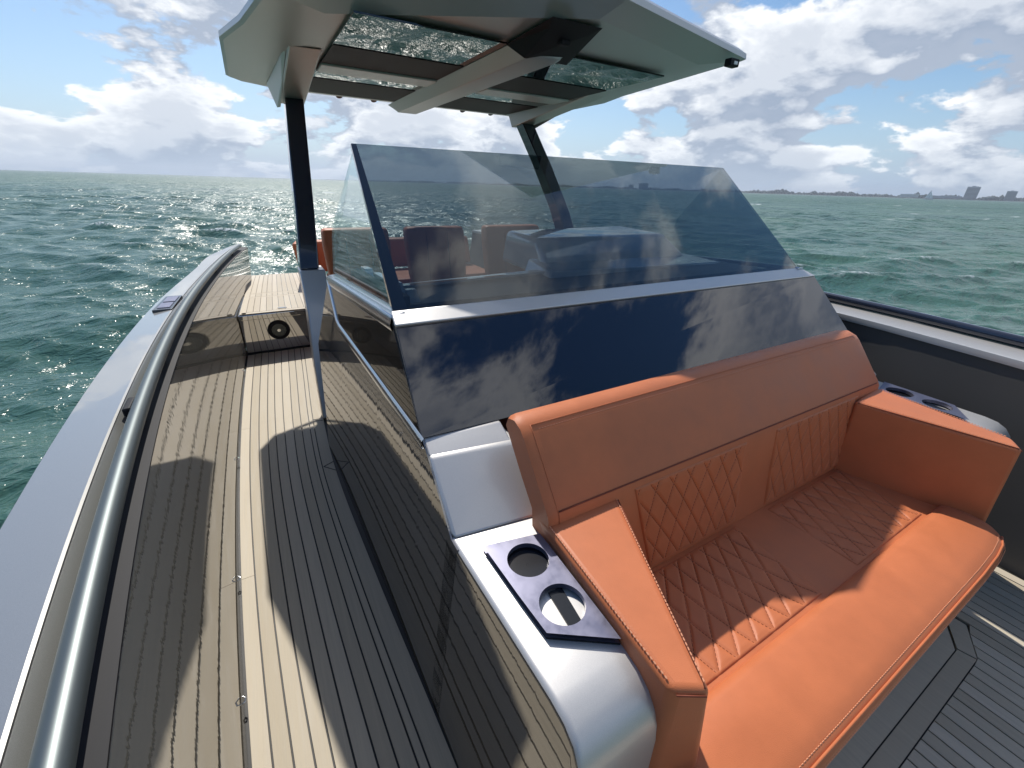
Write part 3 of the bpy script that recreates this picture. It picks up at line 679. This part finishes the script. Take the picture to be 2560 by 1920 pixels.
# backrest: quilted lower face, plain upper roll that lies back
prof = [(.645, .40), (.655, .47), (.675, .62), (.698, .82), (.712, .842), (.785, .930), (.85, 1.008), (.872, 1.028), (.908, 1.040), (.945, 1.030), (.958, 1.0), (.85, .87), (.785, .80), (.76, .60), (.74, .40)]
bk = MB(); xsn = [(.545, .02), (.556, .006), (.575, 0)] + [(q, 0) for q in np.linspace(.66, 2.38, 14)] + [(2.462, 0), (2.482, .006), (2.495, .02)]
cy, cz = .82, .72
bk.loft([[(x_, p[0] + (cy - p[0]) * d * 2.2, p[1] + (cz - p[1]) * d * 1.2) for p in prof] for x_, d in xsn], True, True)
back = bk.build('backrest', 'leather', sf, smooth=50)
def quilt(name, parent, P, nrm, nu, nv, du, dv, depth=.0022, puff=.0032, raise_=.0035):
    """P(u,v) maps the unit square to the face; diamonds of size du x dv (metres), stitched grooves"""
    nrm = Vector(nrm).normalized(); wv = []; ff = []
    su = (Vector(P(1, .5)) - Vector(P(0, .5))).length; sv = (Vector(P(.5, 1)) - Vector(P(.5, 0))).length
    for j in range(nv + 1):
        for i in range(nu + 1):
            u, v = i / nu, j / nv; p = Vector(P(u, v))
            a = (u * su / du + v * sv / dv); b_ = (u * su / du - v * sv / dv)
            da = abs(a - round(a)); db = abs(b_ - round(b_))
            h = puff * (1 - math.exp(-(min(da, db) / .10) ** 1.6)) - depth * math.exp(-(min(da, db) / .04) ** 2)
            e = min(u * su, (1 - u) * su, v * sv, (1 - v) * sv)
            h = h * min(1, e / .02) + raise_ * min(1, e / .006) - .004 * (1 if e <= 0 else 0)
            wv.append(p + nrm * h)
    for j in range(nv):
        for i in range(nu): ff.append((j * (nu + 1) + i, j * (nu + 1) + i + 1, (j + 1) * (nu + 1) + i + 1, (j + 1) * (nu + 1) + i))
    o = part(name, wv, ff, 'leather', parent, smooth=180)
    # stitch dashes along every diamond line
    mb = MB(); L = int(su / du + sv / dv) + 2
    for sgn in (1, -1):
        for k_ in range(-L, L + 1):
            t = 0.0
            while t < 1:
                v = t; v2 = t + .0062 / sv
                def uu(vv): return (k_ - sgn * vv * sv / dv) * du / su
                u_, u2 = uu(v), uu(v2)
                if .015 < u_ < .985 and .015 < u2 < .985 and .02 < v and v2 < .98:
                    a, b_ = Vector(P(u_, v)), Vector(P(u2, v2)); off = nrm * (raise_ - depth + .0012); d_ = (b_ - a).normalized().cross(nrm) * .0008
                    mb.add([a + off - d_, a + off + d_, b_ + off + d_, b_ + off - d_, a + off + nrm * .0012, b_ + off + nrm * .0012], [(0, 1, 4), (1, 2, 5, 4), (2, 3, 5), (3, 0, 4, 5)])
                t += .0105 / sv
    if mb.v: tag(mb.build('stitching', 'seam', o), kind='stuff')
    return o
def bp(x0b, x1b, x0t, x1t):
    def P(u, v):
        yb, zb, yt, zt = .652, .468, .697, .815
        return (x0b + (x1b - x0b) * u) * (1 - v) + (x0t + (x1t - x0t) * u) * v, yb + (yt - yb) * v, zb + (zt - zb) * v
    return P
nb = (0, -.347, .045)
quilt('quilted_panel', back, bp(.96, 1.43, .86, 1.43), nb, 200, 110, .078, .155)
quilt('quilted_panel', back, bp(1.63, 2.24, 1.62, 2.27), nb, 200, 110, .078, .155)
def tubeline(pts, r, name, m, parent, seg=6): return MB().tube(pts, r, seg).build(name, m, parent, smooth=180)
tubeline([(x_, .706, .834) for x_ in np.linspace(.58, 2.46, 20)], .0028, 'piping', 'seam', back)
tubeline([(x_, .869, 1.027) for x_ in np.linspace(.58, 2.46, 20)], .0012, 'piping', 'leather', back)
tubeline([(.578, p[0] - .001, p[1]) for p in prof[2:8]], .0012, 'piping', 'leather', back)
def dashes(pts, step, ln_, r, name, parent, m='thread'):
    pts = [Vector(p) for p in pts]; mb = MB(); acc = 0
    for a, b_ in zip(pts, pts[1:]):
        L = (b_ - a).length; d = (b_ - a) / L; t = 0
        while t + ln_ < L: mb.tube([a + d * t, a + d * (t + ln_)], r, 4); t += step
    return tag(mb.build(name, m, parent), kind='stuff')
dashes([(.60, .857, 1.0165), (2.45, .857, 1.0165)], .010, .006, .0011, 'stitching', back)
# seat: deck, two quilted fields, plain middle, front bolster
seat = MB().hexa([(.66, .28, .31), (2.33, .28, .31), (2.36, .70, .31), (.66, .70, .31)], [(.70, .28, .452), (2.34, .28, .452), (2.34, .70, .452), (.70, .70, .452)]).build('seat_cushion', 'leather', sf, bevel=.012, smooth=50)
def sp_(xa, xb_, xc, xd):
    def P(u, v): return (xa + (xb_ - xa) * u) * (1 - v) + (xc + (xd - xc) * u) * v, .305 + .333 * v, .453 - .004 * math.sin(math.pi * v)
    return P
quilt('quilted_panel', seat, sp_(.78, 1.405, .93, 1.425), (0, 0, 1), 200, 110, .078, .155)
quilt('quilted_panel', seat, sp_(1.64, 2.19, 1.635, 2.22), (0, 0, 1), 200, 110, .078, .155)
bprof = [(.298, .40), (.294, .452), (.285, .466), (.262, .474), (.20, .477), (.12, .474), (.082, .466), (.062, .45), (.056, .42), (.064, .36), (.085, .29), (.11, .27), (.28, .29)]
bs = MB(); xq = [(.55, .04, 0), (.57, .012, 0), (.60, 0, 0)] + [(q, 0, 0) for q in np.linspace(.68, 2.0, 12)] + [(2.15, 0, .004), (2.24, 0, .012), (2.30, .008, .028), (2.335, .02, .055), (2.35, .05, .09)]
def bol(x_, d, yo):
    r = []
    for p in bprof:
        t = max(0, (.298 - p[0]) / .24); r.append((x_, p[0] + yo * t + (.18 - p[0]) * d * 1.5, p[1] + (.38 - p[1]) * d * 2.4 + .0025 * math.sin(x_ * 9) * (1 if p[1] > .44 else 0)))
    return r
bs.loft([bol(*q) for q in xq], True, True)
bo = bs.build('front_bolster', 'leather', sf, smooth=60)
tubeline([(x_, .0685 + yo, .459 + .0025 * math.sin(x_ * 9)) for x_, d, yo in xq[2:-2]], .0036, 'piping', 'leather', bo)
dashes([(x_, .084 + yo, .4672 + .0025 * math.sin(x_ * 9)) for x_, d, yo in xq[2:-2]], .010, .0062, .0012, 'stitching', bo)
dashes([(x_, .0565 + yo, .444 + .0015 * math.sin(x_ * 9)) for x_, d, yo in xq[2:-2]], .010, .0062, .0012, 'stitching', bo)
# arms: wide at the back, tapering to the front
def arm(top, bot, outer_sign):
    o = MB().hexa([(a, b_, .30) for a, b_ in bot], [(a, b_, z_) for a, b_, z_ in top]).build('armrest', 'leather', sf, bevel=.017, seg=5, smooth=60)
    return o
st_top = [(.515, .243, .797), (.580, .205, .797), (.812, .735, .802), (.545, .765, .802)]
st_bot = [(.54, .240), (.665, .19), (1.0, .70), (.575, .78)]
a1 = arm(st_top, st_bot, -1)
pt_top = [(2.45, .225, .797), (2.365, .178, .797), (2.222, .685, .802), (2.50, .72, .802)]
pt_bot = [(2.45, .21), (2.345, .14), (2.20, .66), (2.50, .74)]
a2 = arm(pt_top, pt_bot, 1)
def lerp(a, b_, t): return Vector(a) * (1 - t) + Vector(b_) * t
for ar, tp, bt in ((a1, st_top, st_bot), (a2, pt_top, pt_bot)):
    cen = sum((Vector(p) for p in tp), Vector()) / 4
    inn = lambda p, d: Vector(p) + (cen - Vector(p)).normalized() * d + Vector((0, 0, .0008))
    c0, c1 = inn(tp[1], .020), inn(tp[2], .020); o0, o1 = inn(tp[0], .022), inn(tp[3], .022)
    dashes([c0, c1], .010, .0066, .0015, 'stitching', ar)
    dashes([o0, o1], .010, .0066, .0015, 'stitching', ar)
    iw = Vector((.006, 0, 0)) * (1 if ar is a1 else -1)
    tubeline([Vector(tp[1]) + iw * .0 + Vector((-.004 if ar is a1 else .004, .012, -.004)), Vector(tp[2]) + Vector((-.004 if ar is a1 else .004, -.012, -.004))], .0022, 'piping', 'seam', ar)
    f0 = lerp(tp[0], tp[1], .12); f1 = lerp(tp[0], tp[1], .88)
    tubeline([f0 + Vector((0, -.001, -.012)), f1 + Vector((0, -.001, -.012))], .0022, 'piping', 'seam', ar)

# ---- cup-holder plates on the pods
def holed(mb, poly, c, r, z0, z1, seg=48):
    poly = [Vector((p[0], p[1])) for p in poly]; c = Vector(c)
    angs = [2 * math.pi * i / seg for i in range(seg)] + [math.atan2(p.y - c.y, p.x - c.x) % (2 * math.pi) for p in poly]
    angs = sorted(set(round(a, 5) for a in angs)); inn_, out_ = [], []
    for a in angs:
        d = Vector((math.cos(a), math.sin(a))); best = 1e9
        for i in range(len(poly)):
            p, q = poly[i], poly[(i + 1) % len(poly)]; e_ = q - p; den_ = d.x * e_.y - d.y * e_.x
            if abs(den_) < 1e-9: continue
            w_ = p - c; t = (w_.x * e_.y - w_.y * e_.x) / den_; s_ = (w_.x * d.y - w_.y * d.x) / den_
            if t > 0 and -1e-6 <= s_ <= 1 + 1e-6: best = min(best, t)
        out_.append(c + d * best); inn_.append(c + d * r)
    n_ = len(angs); v = [(p.x, p.y, z1) for p in inn_] + [(p.x, p.y, z1) for p in out_] + [(p.x, p.y, z0) for p in inn_] + [(p.x, p.y, z0) for p in out_]
    f = []
    for i in range(n_):
        j = (i + 1) % n_
        f += [(i, j, n_ + j, n_ + i), (2 * n_ + i, 2 * n_ + j, 3 * n_ + j, 3 * n_ + i), (i, j, 2 * n_ + j, 2 * n_ + i)]
    mb.add(v, f)
def plate(mir, label):
    X = (lambda p: (3.12 - p[0], p[1])) if mir else (lambda p: p)
    TL, TR, BR, BL = [X(p) for p in ((.373, .760), (.535, .725), (.523, .382), (.387, .472))]
    h1, h2 = X((.457, .663)), X((.460, .514)); rad = .0555
    mL = X((.380, .588)); mR = X((.530, .585))
    t = thing('cup_holder', label, 'cup holder', (h1[0], .59, .739))
    mb = MB(); holed(mb, [TL, TR, mR, mL], h1, rad, .745, .760); holed(mb, [mL, mR, BR, BL], h2, rad, .745, .760)
    mb.build('plate', 'anodised', t, smooth=20)
    sk_ = MB()
    P4 = [TL, TR, BR, BL]
    cx = sum(p[0] for p in P4) / 4; cyy = sum(p[1] for p in P4) / 4
    for i in range(4):
        p, q = P4[i], P4[(i + 1) % 4]; inw = lambda p_: (p_[0] + (cx - p_[0]) * .07, p_[1] + (cyy - p_[1]) * .04)
        p2, q2 = inw(p), inw(q)
        sk_.hexa([(*p, .739), (*q, .739), (*q2, .739), (*p2, .739)], [(*p, .7443), (*q, .7443), (*q2, .7443), (*p2, .7443)])
    sk_.build('skirt', 'matt_black', t)
    MB().slab([(h2[0] - .012, h2[1] - .05, .7395), (h2[0] + .022, h2[1] - .05, .7395), (h2[0] + .034, h2[1] + .05, .7395), (h2[0] - .004, h2[1] + .052, .7395)], (0, 0, .0035)).build('cup_cradle', 'cup_black', t)
    cup = MB(); ringz = lambda r_, z_: [(h1[0] + r_ * math.cos(q * 2 * math.pi / 40), h1[1] + r_ * math.sin(q * 2 * math.pi / 40), z_) for q in range(40)]
    cup.loft([ringz(rad + .002, .7445), ringz(rad + .002, .7395), ringz(.001, .7395)], True); cup.build('cup_liner', 'cup_black', t, smooth=30)
plate(False, 'blue grey cup holder plate with two holes beside the near armrest')
plate(True, 'cup holder plate mostly hidden behind the far armrest by the port wall')

# ---- helm seats behind the glass
def helm_seat(cx, wd, label):
    t = thing('helm_chair', label, 'chair', (cx, 4.3, 0), group='helm chairs behind the windshield')
    secs = [[(cx - w_ / 2, y0, z_), (cx + w_ / 2, y0, z_), (cx + w_ / 2, y0 + .15, z_), (cx - w_ / 2, y0 + .15, z_)] for w_, y0, z_ in ((wd * .86, 4.15, .62), (wd * .96, 4.18, .8), (wd, 4.22, 1.1), (wd * .97, 4.25, 1.25))]
    bk_ = MB().loft(secs, True, True).build('backrest', 'leather', t, bevel=.035, seg=4, smooth=60)
    for s_ in (-1, 1): tubeline([(cx + s_ * wd * .18, y0 - .002, z_) for y0, z_ in ((4.152, .65), (4.182, .8), (4.222, 1.1), (4.25, 1.22))], .004, 'piping', 'seam', bk_)
    MB().box((cx - wd * .46, 3.72, .50), (cx + wd * .46, 4.24, .62)).build('seat_cushion', 'leather', t, bevel=.03, seg=4, smooth=60)
    MB().box((cx - wd * .30, 3.85, .004), (cx + wd * .30, 4.2, .499)).build('pedestal', 'silver_paint', t, bevel=.02)
helm_seat(.80, .60, 'leftmost orange helm chair behind the windshield, beside the black post')
helm_seat(1.57, .62, 'middle orange helm chair seen through the windshield')
helm_seat(2.47, .70, 'rightmost orange helm chair seen through the windshield behind the instrument hood')
MB_ = MB().box((.45, 3.0, -.012), (2.9, 4.83, .003))
cf = MB_.build('cockpit_floor', 'dash_black'); tag(cf, 'dark cockpit floor under the helm seats', kind='structure')
# ---- aft lounge
lg = thing('aft_lounge', 'orange aft lounge seat just visible beside the black hardtop post', 'sofa', (1.6, 6.1, 0))
MB().box((.72, 5.5, .004), (2.9, 6.9, .36)).build('base', 'gloss_wall', lg, bevel=.02)
MB().box((.72, 5.5, .362), (2.9, 6.3, .50)).build('seat_cushion', 'leather', lg, bevel=.03, seg=4, smooth=60)
MB().hexa([(.40, 5.95, .424), (.56, 5.9, .424), (.62, 6.5, .424), (.46, 6.5, .424)], [(.345, 6.0, .93), (.60, 5.95, .93), (.66, 6.5, .90), (.42, 6.55, .90)]).build('armrest', 'leather', lg, bevel=.03, seg=4, smooth=60)
MB().hexa([(.63, 6.3, .51), (2.9, 6.3, .51), (2.9, 6.5, .51), (.63, 6.5, .51)], [(.63, 6.42, .90), (2.9, 6.42, .90), (2.9, 6.6, .90), (.63, 6.6, .90)]).build('backrest', 'leather', lg, bevel=.04, seg=4, smooth=60)

# ---- sea air: the far shore fades into it
hz = MB().box((-4600, -4600, SEA - 3), (4600, 4600, 60)).build('haze', None); tag(hz, 'thin pale sea haze', kind='stuff')
hm = bpy.data.materials.new('haze'); hm.use_nodes = True; hn = hm.node_tree
for q in list(hn.nodes): hn.nodes.remove(q)
pv = hn.nodes.new('ShaderNodeVolumePrincipled'); pv.inputs['Color'].default_value = (.80, .88, 1, 1); pv.inputs['Density'].default_value = .00024; pv.inputs['Anisotropy'].default_value = .3
ho = hn.nodes.new('ShaderNodeOutputMaterial'); hn.links.new(pv.outputs[0], ho.inputs['Volume']); hz.data.materials.append(hm)
